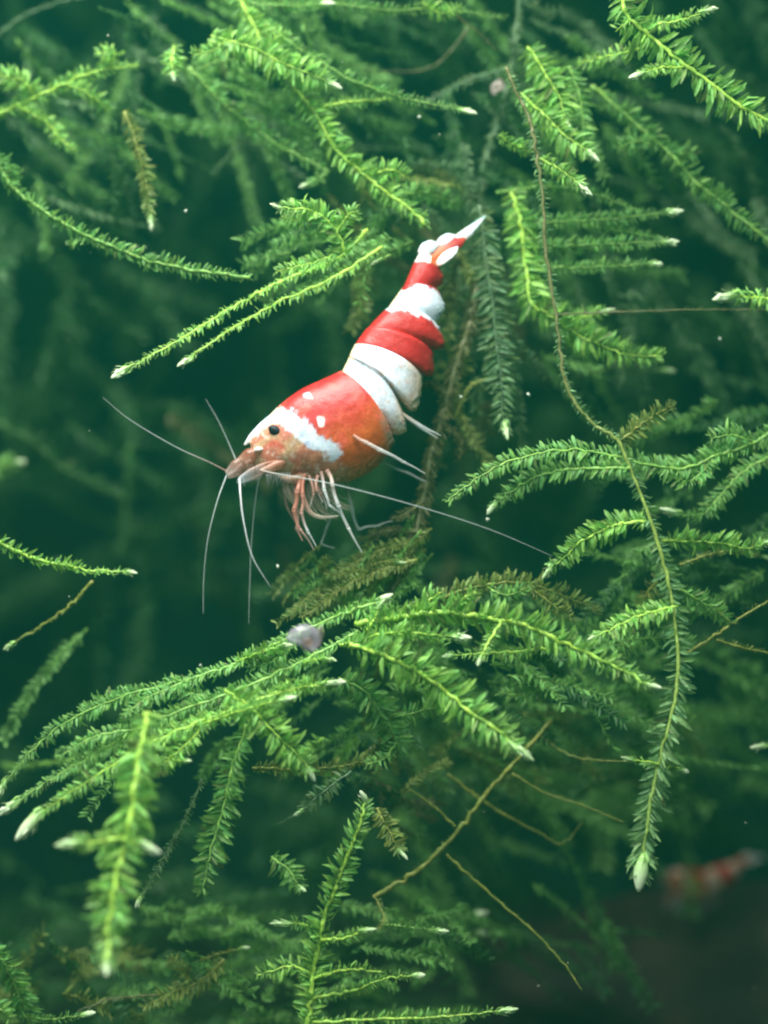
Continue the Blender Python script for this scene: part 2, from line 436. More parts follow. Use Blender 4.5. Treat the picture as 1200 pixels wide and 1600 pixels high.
S("level pale-tipped shoot right of the tail, second of four from above",
  [(800,352),(880,346),(960,341),(1055,331)], (1.3,0.9), L=17, sp=8, st='m', roll=0.6, w=6, tip=30,
  br=[([(880,346),(950,357),(1010,368),(1046,378)], dict(L=13, tip=20))])
S("level shoot right of the tail, third of four from above, meeting the forked one",
  [(800,388),(880,385),(960,380),(1046,378)], (1.2,0.8), L=20, sp=8, st='m', roll=0.6, w=6, tip=28)
S("lowest of the four level shoots right of the tail, short and blunt",
  [(800,415),(870,418),(950,416),(1028,411)], (1.2,0.8), L=17, sp=8, st='m', roll=0.6, w=6, tip=28)
S("feathery shoot with a bright midrib above the level shoots, ending in a bead",
  [(825,75),(850,110),(872,150),(887,192)], (0.9,0.6), L=34, sp=9, st='g', roll=0.2, w=6, tip=22)
S("broad slanting shoot with pale tip under the feathery bead-tipped one",
  [(815,145),(850,180),(885,212),(925,242)], (0.8,0.4), L=34, sp=9, st='g', roll=0.2, w=6, tip=28,
  br=[([(890,105),(908,160),(912,215),(905,240)], dict(L=26, tip=0, st='m', d=(1.0,0.9)))])
S("small short shoot with a pale tip between the long stem and level shoots",
  [(842,246),(870,262),(912,292)], (0.3,0.0), L=22, sp=8, st='g', roll=0.3, w=6, tip=30,
  br=[([(780,210),(800,225),(830,238)], dict(L=20, tip=0, d=(0.6,0.6)))])
S("thick pale blurred shoot end poking in from the picture edge above a brown twig",
  [(1240,470),(1200,466),(1160,464),(1135,461)], (-0.8,-1.2), L=22, sp=9, st='g', roll=0.4, w=8, tip=48)
S("thin level brown twig crossing behind the long stem",
  [(860,492),(960,488),(1080,484),(1225,484)], (0.8,0.2), L=6, sp=10, st='b', roll=0.5, w=4, tip=0, ranks=0)
S("faint level shoot under the kinked yellow-stemmed frond",
  [(880,612),(915,585),(970,572),(1045,580)], (2.4,2.8), L=14, sp=8, st='k', roll=0.6, w=7, tip=26)
S("faint blurred stem bending down toward the thick pale shoot end",
  [(1080,300),(1115,350),(1160,410),(1195,470)], (4.5,4.0), L=14, sp=8, st='k', roll=0.6, w=12, tip=0)
# ---- top
S("greyish main stem dropping from the top edge behind the tail fan",
  [(812,-20),(806,60),(795,120),(775,200),(756,260),(750,320),(745,400)], (2.0,2.2), L=12, sp=9, st='k', roll=0.8, w=11, tip=0, taper=0.3,
  br=[([(795,105),(720,130),(660,165)], dict(L=12, tip=0, w=6)), ([(800,-20),(840,20),(880,18)], dict(L=18, tip=0))])
S("long straight shoot descending to a white tip above the tail",
  [(370,0),(430,48),(490,90),(560,130),(640,155),(728,172)], (1.4,0.8), L=15, sp=8, st='m', roll=0.5, w=7, tip=30)
S("feathery shoot with a white tip below the long straight one",
  [(330,55),(400,78),(460,106),(522,132)], (0.9,0.6), L=34, sp=8, st='g', roll=0.4, w=6, tip=30,
  br=[([(360,60),(330,80),(300,85)], dict(L=22, tip=0)), ([(400,78),(430,60),(450,50)], dict(L=22, tip=0))])
S("long frond running from the top edge down behind the shrimp's tail",
  [(365,-20),(415,75),(480,160),(525,230),(570,275),(612,305),(665,350)], (1.2,0.6), L=30, sp=9, st='g', roll=0.35, w=9, tip=0, taper=0.2,
  br=[([(488,172),(540,160),(612,154)], dict(L=13, tip=0, w=6)), ([(570,275),(610,265),(640,280)], dict(L=24, tip=0)), ([(620,310),(660,300),(720,320)], dict(L=24, tip=0, st='m', d=(0.8,1.6)))])
S("hazy slanting frond parallel to the long one, further left",
  [(295,105),(355,165),(420,218),(470,245),(512,270)], (1.8,1.4), L=24, sp=9, st='m', roll=0.4, w=9, tip=0, taper=0.2,
  br=[([(512,270),(495,280),(475,290)], dict(L=12, tip=22)), ([(400,205),(360,240),(330,272)], dict(L=10, tip=0, st='k', d=(1.8,2.4))), ([(300,110),(350,95),(395,95)], dict(L=28, tip=0))])
S("level spray of shoots along the top edge with white tips",
  [(330,-10),(420,8),(520,6),(600,15),(690,15),(790,28)], (1.4,1.2), L=15, sp=9, st='m', roll=0.5, w=6, tip=0,
  br=[([(430,5),(465,10),(510,5)], dict(L=14, tip=30)), ([(660,5),(690,20),(720,10)], dict(L=22, tip=0, st='g')), ([(700,15),(740,45),(778,80)], dict(L=6, tip=0, st='b'))])
S("shoot with four side branches entering from the left edge near the top",
  [(-20,188),(60,150),(130,118),(178,106),(214,102)], (1.6,1.3), L=17, sp=8, st='g', roll=0.5, w=9, tip=0,
  br=[([(30,165),(75,195),(100,222),(120,236)], dict(L=18, tip=0)), ([(108,132),(150,155),(174,178)], dict(L=20, tip=0)),
      ([(55,150),(32,125),(-10,116)], dict(L=28, tip=0)), ([(172,104),(180,82),(150,82)], dict(L=22, tip=0))])
S("thin grey arc of bare stem in the top corner",
  [(-20,70),(30,30),(80,8),(150,-10)], (3.0,2.6), L=6, sp=9, st='k', roll=0.6, w=7, tip=0, ranks=0)
S("olive hanging shoot with a dull tip beneath the four-branched one",
  [(195,175),(215,230),(228,290),(236,345)], (1.3,1.0), L=22, sp=8, st='o', roll=0.5, w=7, tip=28,
  br=[([(180,190),(178,260),(176,335)], dict(L=16, tip=0, st='d', d=(1.6,2.0)))])
S("small tuft of blunt leaves hanging near the top, isolated",
  [(272,70),(268,95),(270,118)], (1.2,1.0), L=26, sp=7, st='g', roll=0.2, w=7, tip=20)
S("long drooping stem sweeping from the left edge to the paired shoots",
  [(-20,225),(15,285),(60,325),(130,365),(210,400),(290,420),(390,434)], (1.0,0.2), L=20, sp=9, st='m', roll=0.6, w=8, tip=0, taper=0.2,
  br=[([(140,370),(122,376),(106,380)], dict(L=18, tip=16)), ([(-10,240),(10,260),(25,290)], dict(L=22, tip=0))])
S("upper of the two parallel white-tipped shoots left of the tail",
  [(575,360),(525,405),(440,440),(360,482),(270,537),(186,582)], (0.2,-0.4), L=17, sp=8, st='g', roll=0.9, w=8, tip=42, miss=0.12)
S("lower of the two parallel white-tipped shoots left of the tail",
  [(600,385),(525,432),(430,475),(350,521),(286,567)], (0.2,-0.4), L=16, sp=8, st='g', roll=0.9, w=8, tip=38, miss=0.12)
S("short leafy curled shoot pointing left above the parallel pair",
  [(540,400),(525,360),(500,335),(465,325),(432,325)], (0.1,-0.2), L=28, sp=8, st='g', roll=0.4, w=7, tip=28,
  br=[([(525,362),(545,335),(560,330)], dict(L=24, tip=0)), ([(500,336),(470,345),(440,338)], dict(L=20, tip=0)), ([(535,390),(490,410),(430,425)], dict(L=24, tip=0, st='g'))])
S("single pale loose bud floating beside the red tail segment",
  [(610,398),(598,404),(588,408)], (0.3,0.2), L=5, sp=9, st='m', w=3, tip=24, ranks=0)
# ---- left edge
S("sharp frond entering from the left edge with saw-toothed underside",
  [(-20,838),(40,868),(100,884),(150,892),(205,893)], (-0.6,-0.8), L=21, sp=9, st='g', roll=1.0, w=9, tip=26,
  br=[([(145,908),(110,945),(70,975),(14,1008)], dict(L=7, tip=26, st='o', w=6, d=(0.4,0.6)))])
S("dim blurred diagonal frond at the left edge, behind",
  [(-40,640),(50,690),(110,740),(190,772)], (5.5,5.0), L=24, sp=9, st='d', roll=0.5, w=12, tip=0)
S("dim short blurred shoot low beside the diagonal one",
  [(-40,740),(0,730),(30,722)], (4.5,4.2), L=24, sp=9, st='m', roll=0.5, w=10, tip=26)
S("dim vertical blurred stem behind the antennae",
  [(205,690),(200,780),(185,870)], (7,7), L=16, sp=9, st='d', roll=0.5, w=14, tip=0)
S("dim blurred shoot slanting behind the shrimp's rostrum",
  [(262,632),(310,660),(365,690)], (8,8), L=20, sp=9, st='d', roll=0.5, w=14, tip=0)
# ---- lower left cluster
S("topmost long frond of the lower left spray, arching to the edge",
  [(598,940),(520,965),(440,1002),(370,1035),(300,1060),(200,1085),(110,1125),(50,1172),(2,1232)], (-0.3,-0.7), L=21, sp=8, st='m', roll=0.7, w=8, tip=34,
  br=[([(520,965),(560,950),(597,937)], dict(L=18, tip=30, st='g')), ([(370,1035),(420,1015),(448,1008)], dict(L=20, tip=30, st='g')),
      ([(300,1062),(240,1085),(190,1120)], dict(L=22, tip=0)), ([(230,1080),(170,1090),(125,1105)], dict(L=20, tip=0)), ([(470,990),(430,1030),(390,1045)], dict(L=24, tip=0))])
S("second frond of the lower left spray, ending in a pale tip",
  [(560,985),(480,1030),(380,1075),(280,1112),(180,1160),(90,1212),(14,1262)], (-0.4,-1.0), L=22, sp=8, st='m', roll=0.6, w=8, tip=46,
  br=[([(470,1035),(495,1030),(515,1030)], dict(L=14, tip=32, st='g')), ([(330,1092),(280,1080),(240,1085)], dict(L=24, tip=0)), ([(220,1140),(150,1150),(90,1185)], dict(L=20, tip=0))])
S("third frond of the lower left spray, with a large white tip",
  [(525,1068),(430,1085),(330,1122),(220,1168),(120,1232),(46,1284)], (-0.8,-1.4), L=23, sp=8, st='g', roll=0.6, w=8, tip=58,
  br=[([(420,1085),(475,1072),(520,1068)], dict(L=20, tip=34)), ([(300,1135),(380,1110),(450,1090)], dict(L=16, tip=36)), ([(250,1155),(270,1185),(292,1190)], dict(L=14, tip=24)),
      ([(330,1122),(290,1165),(230,1210)], dict(L=24, tip=0)), ([(200,1180),(215,1200),(250,1190)], dict(L=24, tip=0))])
S("blurred near frond hanging down with two white side tips in a cross",
  [(228,1110),(216,1200),(200,1290),(180,1380),(170,1450),(163,1512)], (-2.2,-3.4), L=44, sp=11, st='g', roll=0.2, w=15, tip=34, taper=0.3,
  br=[([(192,1310),(150,1316),(108,1320)], dict(L=22, tip=46, d=(-2.8,-3.0))), ([(192,1310),(212,1318),(230,1322)], dict(L=16, tip=40, d=(-2.8,-3.0)))])
S("drooping frond with yellow midrib and dull ragged tip",
  [(384,1130),(362,1205),(346,1270),(328,1335),(317,1395)], (-0.6,-0.8), L=32, sp=8, st='m', roll=0.25, w=8, tip=0, miss=0.04)
S("narrow pale drooping shoot left of the yellow-ribbed frond",
  [(315,1215),(290,1280),(255,1340),(216,1412)], (-0.3,-0.5), L=14, sp=8, st='k', roll=0.8, w=7, tip=22)
S("arched frond with glowing yellow midrib ending in a bead",
  [(352,1078),(400,1115),(445,1160),(488,1208)], (-0.9,-1.2), L=38, sp=9, st='g', roll=0.15, w=8, tip=26, miss=0.04)
S("olive level shoot joining the spray to the centre clump",
  [(395,1200),(460,1202),(540,1196),(620,1175)], (-0.2,0.0), L=20, sp=8, st='o', roll=0.7, w=7, tip=0)
S("small spiky pale shoot beneath the olive level one",
  [(550,1205),(520,1225),(490,1250),(466,1270)], (-0.4,-0.6), L=20, sp=8, st='k', roll=0.3, w=5, tip=20, ang=75, ranks=0,
  br=[([(520,1245),(480,1262),(432,1290)], dict(L=5, tip=0, st='k', w=4))])
S("upright curved frond with thick bright stem rising from the bottom edge",
  [(478,1625),(485,1560),(495,1490),(508,1430),(530,1370),(558,1300),(572,1245)], (-0.6,-0.5), L=30, sp=11, st='g', roll=0.35, w=11, tip=26, taper=0.4,
  br=[([(497,1450),(470,1444),(442,1442)], dict(L=14, tip=34)), ([(500,1470),(540,1465),(574,1453)], dict(L=14, tip=28)),
      ([(486,1560),(550,1548),(600,1530),(655,1523)], dict(L=15, tip=26)), ([(488,1530),(540,1515),(600,1520)], dict(L=16, tip=0)),
      ([(480,1598),(600,1592),(700,1588),(795,1578)], dict(L=15, tip=40)), ([(490,1520),(450,1510),(400,1525)], dict(L=22, tip=0))])
S("short leafy shoot leaning right from the upright frond's top",
  [(590,1262),(605,1295),(628,1333)], (-0.2,-0.4), L=24, sp=7, st='o', roll=0.3, w=6, tip=22)
S("stubby broad shoot hanging alone left of the upright frond",
  [(425,1338),(450,1360),(472,1388)], (-0.6,-0.8), L=26, sp=8, st='m', roll=0.2, w=6, tip=22)
S("leafy shoot in the bottom left corner with a level white tip",
  [(-20,1480),(12,1510),(30,1555),(48,1605)], (-0.8,-0.6), L=30, sp=8, st='m', roll=0.3, w=8, tip=0,
  br=[([(30,1588),(80,1592),(138,1585)], dict(L=12, tip=28)), ([(-20,1560),(0,1575),(20,1600)], dict(L=22, tip=0))])
S("dull olive leaning shoot low along the bottom edge",
  [(350,1500),(310,1535),(270,1550),(222,1575)], (0.6,0.3), L=24, sp=8, st='o', roll=0.5, w=7, tip=0,
  br=[([(310,1500),(345,1490),(382,1480)], dict(L=9, tip=22)), ([(250,1555),(180,1560),(120,1580)], dict(L=7, tip=0, st='b')), ([(300,1535),(275,1505),(262,1500)], dict(L=18, tip=0))])
S("short level shoot with pale tip right of the upright frond",
  [(600,1445),(640,1448),(690,1455)], (0.1,-0.1), L=17, sp=8, st='m', roll=0.7, w=6, tip=28)
S("blurred pale double tip low in the dark gap",
  [(690,1450),(712,1440),(738,1432)], (3.0,2.9), L=14, sp=8, st='k', roll=0.7, w=6, tip=40, br=[([(712,1445),(730,1452),(750,1458)], dict(L=10, tip=26))])
# ---- centre cluster
S("thick bright curved frond under the shrimp, running to the long stem",
  [(555,975),(630,962),(700,958),(780,968),(850,990),(930,1027),(1018,1072)], (-0.5,-1.0), L=34, sp=11, st='g', roll=0.35, w=12, tip=26, taper=0.3,
  br=[([(785,970),(765,1000),(748,1034)], dict(L=12, tip=24)), ([(640,962),(668,940),(690,925)], dict(L=24, tip=0)), ([(700,958),(725,935),(745,925)], dict(L=24, tip=0)),
      ([(860,1015),(780,1020),(700,1024)], dict(L=16, tip=26, d=(-0.6,-0.6)))])
S("broad near frond with glowing midrib and big white tip under the curved one",
  [(545,1005),(615,1030),(690,1075),(750,1125),(815,1168)], (-0.8,-1.4), L=42, sp=11, st='g', roll=0.15, w=11, tip=46, taper=0.3, miss=0.03)
S("shoot with a bright white tip between the curved frond and broad one",
  [(530,1008),(600,990),(660,990),(722,996)], (-0.7,-0.9), L=24, sp=8, st='g', roll=0.6, w=7, tip=40)
S("stubby yellowish upright bud above the centre of the spray",
  [(575,985),(585,965),(594,946)], (-0.6,-0.6), L=12, sp=8, st='g', w=7, tip=30)
S("olive arched frond above the thick curved one",
  [(690,935),(740,918),(800,910),(870,926),(935,955)], (0.1,0.0), L=26, sp=9, st='o', roll=0.5, w=7, tip=0,
  br=[([(820,912),(850,935),(900,970)], dict(L=20, tip=0)), ([(760,915),(790,930),(830,915)], dict(L=18, tip=0, st='m'))])
S("leafy frond hanging below the centre of the spray",
  [(530,1060),(575,1085),(605,1130),(630,1180)], (-0.3,-0.2), L=36, sp=9, st='m', roll=0.3, w=7, tip=0,
  br=[([(600,1130),(660,1110),(710,1100)], dict(L=24, tip=0)), ([(620,1160),(600,1185),(570,1195)], dict(L=20, tip=0))])
S("small leafy shoot in the gap right of the broad near frond",
  [(900,1060),(850,1075),(815,1085),(780,1082)], (0.6,0.5), L=24, sp=8, st='m', roll=0.4, w=6, tip=0)
S("upper olive tangled shoot under the shrimp's front legs",
  [(645,848),(590,862),(530,895),(490,925),(455,955)], (0.5,0.2), L=20, sp=7, st='o', roll=0.6, w=6, tip=0,
  br=[([(590,862),(560,890),(510,900)], dict(L=16, tip=0)), ([(520,900),(500,890),(515,870)], dict(L=16, tip=0))])
S("lower olive tangled shoot under the shrimp's front legs",
  [(650,875),(600,890),(550,910),(500,945),(470,965)], (0.2,0.0), L=18, sp=7, st='o', roll=0.6, w=6, tip=0,
  br=[([(560,905),(590,880),(625,878)], dict(L=14, tip=18))])
S("brown detritus-coated stem running down behind the shrimp's belly",
  [(748,440),(735,500),(706,600),(678,700),(660,790),(640,860),(605,940),(585,965)], (1.4,0.3), L=20, sp=5, st='b', roll=0.6, w=14, tip=0, taper=0.2, ang=50, miss=0.25,
  br=[([(690,660),(720,690),(716,720)], dict(L=12, tip=0)), ([(665,780),(640,800),(612,812)], dict(L=12, tip=0)), ([(650,830),(600,830),(560,845)], dict(L=14, tip=0, st='b')), ([(700,620),(670,600),(655,610)], dict(L=10, tip=0))])
S("old knobbly bare stem rising across the dark lower gap",
  [(583,1402),(650,1362),(710,1305),(760,1240),(810,1185),(862,1125)], (0.2,0.6), L=7, sp=7, st='o', roll=0.5, w=10, tip=0, ranks=0, taper=0.1,
  br=[([(712,1292),(680,1262),(635,1228)], dict(L=3, tip=0, w=5)), ([(698,1335),(760,1392),(830,1452),(880,1505),(910,1548)], dict(L=4, tip=0, w=5, d=(0.4,0.0))),
      ([(585,1400),(600,1435),(590,1455)], dict(L=8, tip=0, w=3))])
S("thin pale thread crossing to the white-tipped end of the long stem",
  [(845,1150),(890,1180),(940,1188),(985,1190)], (0.8,0.2), L=4, sp=10, st='o', w=5, tip=0, ranks=0)
S("upper thin thread slanting across the dark lower right",
  [(800,1208),(850,1238),(910,1258),(975,1285)], (0.9,0.5), L=4, sp=10, st='o', w=5, tip=0, ranks=0)
S("lower thin thread with a kink in the dark lower right",
  [(700,1210),(770,1262),(840,1300),(878,1318),(910,1285)], (1.2,1.4), L=5, sp=10, st='o', w=6, tip=0, ranks=0)
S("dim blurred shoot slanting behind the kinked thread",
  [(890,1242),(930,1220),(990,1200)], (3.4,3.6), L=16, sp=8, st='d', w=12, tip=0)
S("pale small tip at the right edge low down, blurred",
  [(1240,1150),(1210,1160),(1188,1167)], (1.2,1.0), L=10, sp=8, st='m', w=6, tip=30)
S("dark twig with a crook near the top centre",
  [(735,40),(700,85),(665,108),(600,112),(560,105)], (2.4,2.6), L=3, sp=14, st='b', w=5, tip=0, ranks=0)


# ------------------------------------------------------------------ the moss that reads as one mass, behind
def moss_mass(name, label, spots, seed, kind='stuff'):
    """many small fronds joined: spots = (px range, py range, depth range, count, length px, leaf px, style letters)"""
    rr = random.Random(seed); mb = MB()
    for (x0, x1), (y0, y1), (d0, d1), n, ln, lf, sty, *dr_ in spots:
        am, asp = dr_ if dr_ else (0, 180)
        for i in range(n):
            d = rr.uniform(d0, d1); px = rr.uniform(x0, x1); py = rr.uniform(y0, y1)
            a = math.radians(am + rr.uniform(-asp, asp)); st = rr.choice(sty)
            q = P(px, py, d); l = U(ln, d) * rr.uniform(0.5, 1.3); dv = Vector((math.cos(a), rr.uniform(-0.5, 0.5), math.sin(a) * 0.9 - 0.12)).normalized()
            bend = Vector((rr.uniform(-1, 1), rr.uniform(-1, 1), rr.uniform(-1, 0.4))) * 0.35
            cv = [q + dv * (l * (t - 0.5)) + bend * (l * t * t) for t in np.linspace(0, 1, 7)]
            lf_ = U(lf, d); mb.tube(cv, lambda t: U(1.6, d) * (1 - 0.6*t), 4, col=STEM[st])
            nl = max(6, int(l / (lf_ * 0.27)))
            roll = rr.uniform(0, 3.1)
            for k in range(nl):
                u = (k + 0.5) / nl; j = min(5, int(u * 6)); p = cv[j].lerp(cv[j+1], u*6 - j)
                t = (cv[j+1] - cv[j]).normalized(); n0 = Quaternion(t, roll + rr.gauss(0, 0.3)) @ t.orthogonal().normalized()
                sd = t.cross(n0)
                for sg in (-1, 1):
                    an = rr.uniform(0.7, 1.2); dr = t * math.cos(an) + sd * (sg * math.sin(an))
                    v, f = LEAF_NP[rr.randrange(4)]
                    mt = np.array(frame_matrix(p, dr, Quaternion(dr, rr.gauss(0, 0.4)) @ n0, lf_ * rr.uniform(0.7, 1.1)))
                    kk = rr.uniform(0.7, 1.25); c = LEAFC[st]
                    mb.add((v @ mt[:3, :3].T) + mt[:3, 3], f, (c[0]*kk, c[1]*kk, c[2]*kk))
    o = mb.build(name, M_MOSS)
    tag(o, label, "moss", kind=kind)
    return o

moss_mass("moss_thicket", "mid green moss thicket close behind the sharp strands", [
    ((540, 760), (160, 480), (1.4, 4.0), 44, 130, 16, 'dkdob', -45, 50),
    ((200, 640), (-20, 260), (1.6, 4.5), 60, 170, 15, 'dkmm', -38, 30),
    ((760, 1000), (40, 620), (1.6, 4.5), 56, 140, 16, 'dkmm', -50, 45),
    ((1000, 1220), (0, 620), (3.0, 6.0), 20, 160, 18, 'dk', -40, 40),
    ((0, 220), (60, 360), (2.0, 5.0), 20, 130, 16, 'dkm', -60, 60),
    ((60, 640), (1030, 1200), (0.2, 2.0), 26, 150, 16, 'mmgm', 207, 12),
    ((560, 1060), (930, 1110), (0.2, 2.5), 70, 120, 19, 'mmmd', -15, 35),
    ((620, 1100), (1080, 1220), (1.5, 4.0), 50, 130, 16, 'dmo', -20, 50),
    ((250, 760), (1400, 1640), (0.4, 3.5), 66, 120, 15, 'dmmm', 10, 40),
    ((-20, 240), (1470, 1640), (0.4, 3.0), 26, 110, 20, 'dmo', 10, 60),
    ((960, 1220), (640, 960), (0.6, 3.0), 34, 120, 18, 'dmm', 190, 40),
    ((460, 660), (850, 960), (0.2, 1.2), 40, 90, 13, 'omm', 215, 25),
    ((560, 700), (1130, 1290), (0.5, 2.0), 30, 70, 14, 'obd'),
    ((420, 600), (330, 440), (0.4, 2.0), 26, 90, 17, 'mmd', 205, 40),
    ((680, 790), (380, 700), (1.2, 2.6), 30, 90, 16, 'obk', -85, 30),
    ((640, 980), (1220, 1520), (2.5, 5.5), 34, 150, 16, 'dmd', -35, 40),
], 3)
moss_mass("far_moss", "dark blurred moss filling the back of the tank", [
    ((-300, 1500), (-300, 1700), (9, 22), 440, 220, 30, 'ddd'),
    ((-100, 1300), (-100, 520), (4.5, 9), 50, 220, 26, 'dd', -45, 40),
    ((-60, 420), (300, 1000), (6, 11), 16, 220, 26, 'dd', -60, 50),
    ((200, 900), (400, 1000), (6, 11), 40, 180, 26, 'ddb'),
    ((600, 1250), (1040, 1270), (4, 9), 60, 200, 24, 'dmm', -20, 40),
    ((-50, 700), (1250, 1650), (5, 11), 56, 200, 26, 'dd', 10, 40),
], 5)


# ------------------------------------------------------------------ the shrimp
def nz(x, y, s, k=0): return noise.noise(Vector((x * s, y * s, 5.3 + k)))
RED = (0.47, 0.020, 0.022); DRED = (0.34, 0.012, 0.018); ORG = (0.50, 0.11, 0.025); BRN = (0.48, 0.18, 0.115)
WHT = (0.64, 0.71, 0.79); CRM = (0.86, 0.74, 0.46); PCH = (0.74, 0.50, 0.33); GRY = (0.36, 0.28, 0.20)

PLATES = [
 ("carapace", 120, [(391,690,404,738,12),(396,682,414,742,22),(409,665,430,746,32),(432,638,452,748,43),(466,611,494,752,53),(500,594,544,752,57),(520,585,586,732,54),(533,580,616,692,48)], 13),
 ("first", 26, [(534,580,608,684,42),(540,568,634,674,43),(545,557,628,640,42)], 12),
 ("second", 30, [(545,557,616,618,46),(548,549,648,642,47),(554,537,662,586,44)], 11),
 ("third", 26, [(554,537,650,578,39),(562,525,674,585,41),(574,509,678,546,39)], 8),
 ("fourth", 26, [(574,510,670,545,35),(590,493,696,540,37),(605,478,685,504,34)], 8),
 ("fifth", 24, [(605,479,680,501,31),(618,461,696,480,29),(630,443,688,450,26)], 5),
 ("sixth", 36, [(631,443,685,446,24),(641,420,694,432,24),(649,402,690,414,22),(657,388,684,403,17)], 3),
]
SADDLE = [(386,688),(404,667),(428,651),(452,655),(474,674),(496,690),(512,700),(524,712)]
def seg_dist(px, py, poly):
    best = 1e9; bt = 0
    for i, ((ax, ay), (bx, by)) in enumerate(zip(poly, poly[1:])):
        dx, dy = bx-ax, by-ay; t = max(0, min(1, ((px-ax)*dx + (py-ay)*dy) / (dx*dx+dy*dy)))
        q = math.hypot(px - ax - dx*t, py - ay - dy*t)
        if q < best: best = q; bt = (i + t) / (len(poly) - 1)
    return best, bt
def below_saddle(px, py):
    """is the point on the face side of the white saddle"""
    for (ax, ay), (bx, by) in zip(SADDLE, SADDLE[1:]):
        if ax <= px <= bx: return py > ay + (by - ay) * (px - ax) / (bx - ax)
    return px < 400 and py > 690 or (px >= 524 and py > 712 + (px - 524) * 0.75)
smooth01 = lambda a, b, x: (lambda t: t*t*(3-2*t))(max(0, min(1, (x-a)/(b-a))))

def body_color(plate, px, py, c, u):
    """markings: px, py in the side view, c = 1 at the back and -1 at the belly, u along the plate"""
    wob = nz(px, py, 0.045) * 9 + nz(px, py, 0.13, 3) * 6 + nz(px, py, 0.34, 21) * 5
    fine = nz(px, py, 0.4, 9)
    if plate == "carapace":
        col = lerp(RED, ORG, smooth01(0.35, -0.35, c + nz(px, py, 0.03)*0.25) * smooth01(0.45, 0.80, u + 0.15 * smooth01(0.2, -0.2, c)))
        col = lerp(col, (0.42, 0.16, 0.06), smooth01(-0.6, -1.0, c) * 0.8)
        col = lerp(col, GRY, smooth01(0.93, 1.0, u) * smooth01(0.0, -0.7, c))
        if below_saddle(px, py):
            face = lerp(BRN, (0.30, 0.16, 0.10), smooth01(-0.4, -1.0, c))
            face = lerp(face, (0.62, 0.26, 0.15), smooth01(0.0, 0.5, fine * 0.5 + nz(px, py, 0.07, 1)))
            face = lerp(face, (0.46, 0.36, 0.20), smooth01(0.1, 0.5, nz(px, py, 0.05, 12)) * 0.7)
            face = lerp(face, (0.66, 0.50, 0.44), smooth01(0.25, 0.5, nz(px, py, 0.16, 14)) * 0.7)
            col = lerp(col, face, smooth01(560, 520, px + wob))
        d, t = seg_dist(px, py, SADDLE)
        wd = 9.5 + 3.5 * min(1, t * 3) - 3.5 * max(0, t - 0.8) * 3
        wcol = lerp(WHT, (0.34, 0.42, 0.62), smooth01(0.12, 0.45, nz(px, py, 0.10, 31)) * 0.6)
        wcol = lerp(wcol, CRM, smooth01(0.75, 0.98, c) * 0.8)
        col = lerp(wcol, col, smooth01(wd - 2.5, wd + 2.5, d + wob * 0.8))
        col = lerp(col, (0.66, 0.10, 0.07), smooth01(0.15, 0.5, nz(px, py, 0.06, 33)) * 0.5 * (d > wd))
        for (sx, sy, rx, ry) in ((482, 620, 8, 5.0), (503, 661, 6, 8.5)):
            q = math.hypot((px - sx) / rx, (py - sy - 0.3*(px-sx)) / ry)
            col = lerp((0.88, 0.86, 0.86), col, smooth01(0.6, 1.15, q + nz(px, py, 0.2, 5) * 0.35))
        return vary_fixed(col, fine)
    if plate in ("first", "second"):
        col = lerp(WHT, CRM, smooth01(0.72, 1.0, c))
        col = lerp(col, PCH, smooth01(-0.2, -1.0, c + nz(px, py, 0.05)*0.3) * 0.8)
        col = lerp(col, (0.50, 0.56, 0.60), smooth01(0.05, 0.45, nz(px, py, 0.07, 4)) * 0.6)
        col = lerp(col, (0.62, 0.34, 0.22), smooth01(0.30, 0.5, nz(px, py, 0.15, 41)) * 0.5)
        if plate == "first":
            col = lerp(ORG, col, smooth01(-0.02, 0.20, u + wob * 0.012 + 0.10 * (c > -0.3)))
        return vary_fixed(col, fine)
    if plate in ("third", "fourth"):
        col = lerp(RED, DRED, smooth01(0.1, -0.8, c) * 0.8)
        col = lerp(col, (0.54, 0.045, 0.04), smooth01(0.1, 0.5, nz(px, py, 0.1, 2)) * 0.6)
        if plate == "fourth":
            col = lerp(col, WHT, smooth01(0.82, 0.9, u + wob * 0.014))
        return vary_fixed(col, fine)
    if plate == "fifth":
        col = lerp(WHT, CRM, smooth01(0.75, 1.0, c))
        col = lerp(col, (0.52, 0.60, 0.66), smooth01(0.0, 0.5, nz(px, py, 0.08, 6)) * 0.55)
        return lerp(col, DRED, smooth01(0.86, 0.94, u + wob * 0.02))
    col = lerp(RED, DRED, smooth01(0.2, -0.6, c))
    w = lerp((0.92, 0.90, 0.84), ORG, smooth01(-0.05, -0.25, c + wob * 0.01))
    return lerp(col, w, smooth01(0.60, 0.66, u + wob * 0.008))
def vary_fixed(c, n):
    k = 1 + n * 0.22; return tuple(x * k for x in c)

def ring_scale(name, u, c):
    if name == "carapace": return 1.0 + 0.02 * smooth01(0.8, 1, u)
    low = smooth01(0.30, -0.5, c) if name in ('first', 'second') else smooth01(0.9, -0.4, c)
    dors = smooth01(0.6, 0.1, c) if name in ('first', 'second') else 1.0
    return 1.0 - (0.012 * dors + 0.04 * low) * (1 - smooth01(0.0, 0.30, u)) + 0.02 * low * smooth01(0.4, 1.0, u) - (0.02 * dors + 0.025*low) * smooth01(0.94, 1.0, u)
SHRIMP_Y = 0.0
def shrimp_depth(px, py):
    """the body runs a little away from the camera toward the tail"""
    s = ((px - 480) * 0.70 - (py - 680) * 0.71) / 100.0
    return SHRIMP_Y + 0.10 * s + 0.02 * s * s * (1 if s > 0 else -1)
def SP(px, py, y=0.0):
    """side-view pixel + sideways offset (units, minus = towards the camera) of a shrimp point"""
    return Vector(((px - 600) / 100.0, shrimp_depth(px, py) + y, (800 - py) / 100.0))

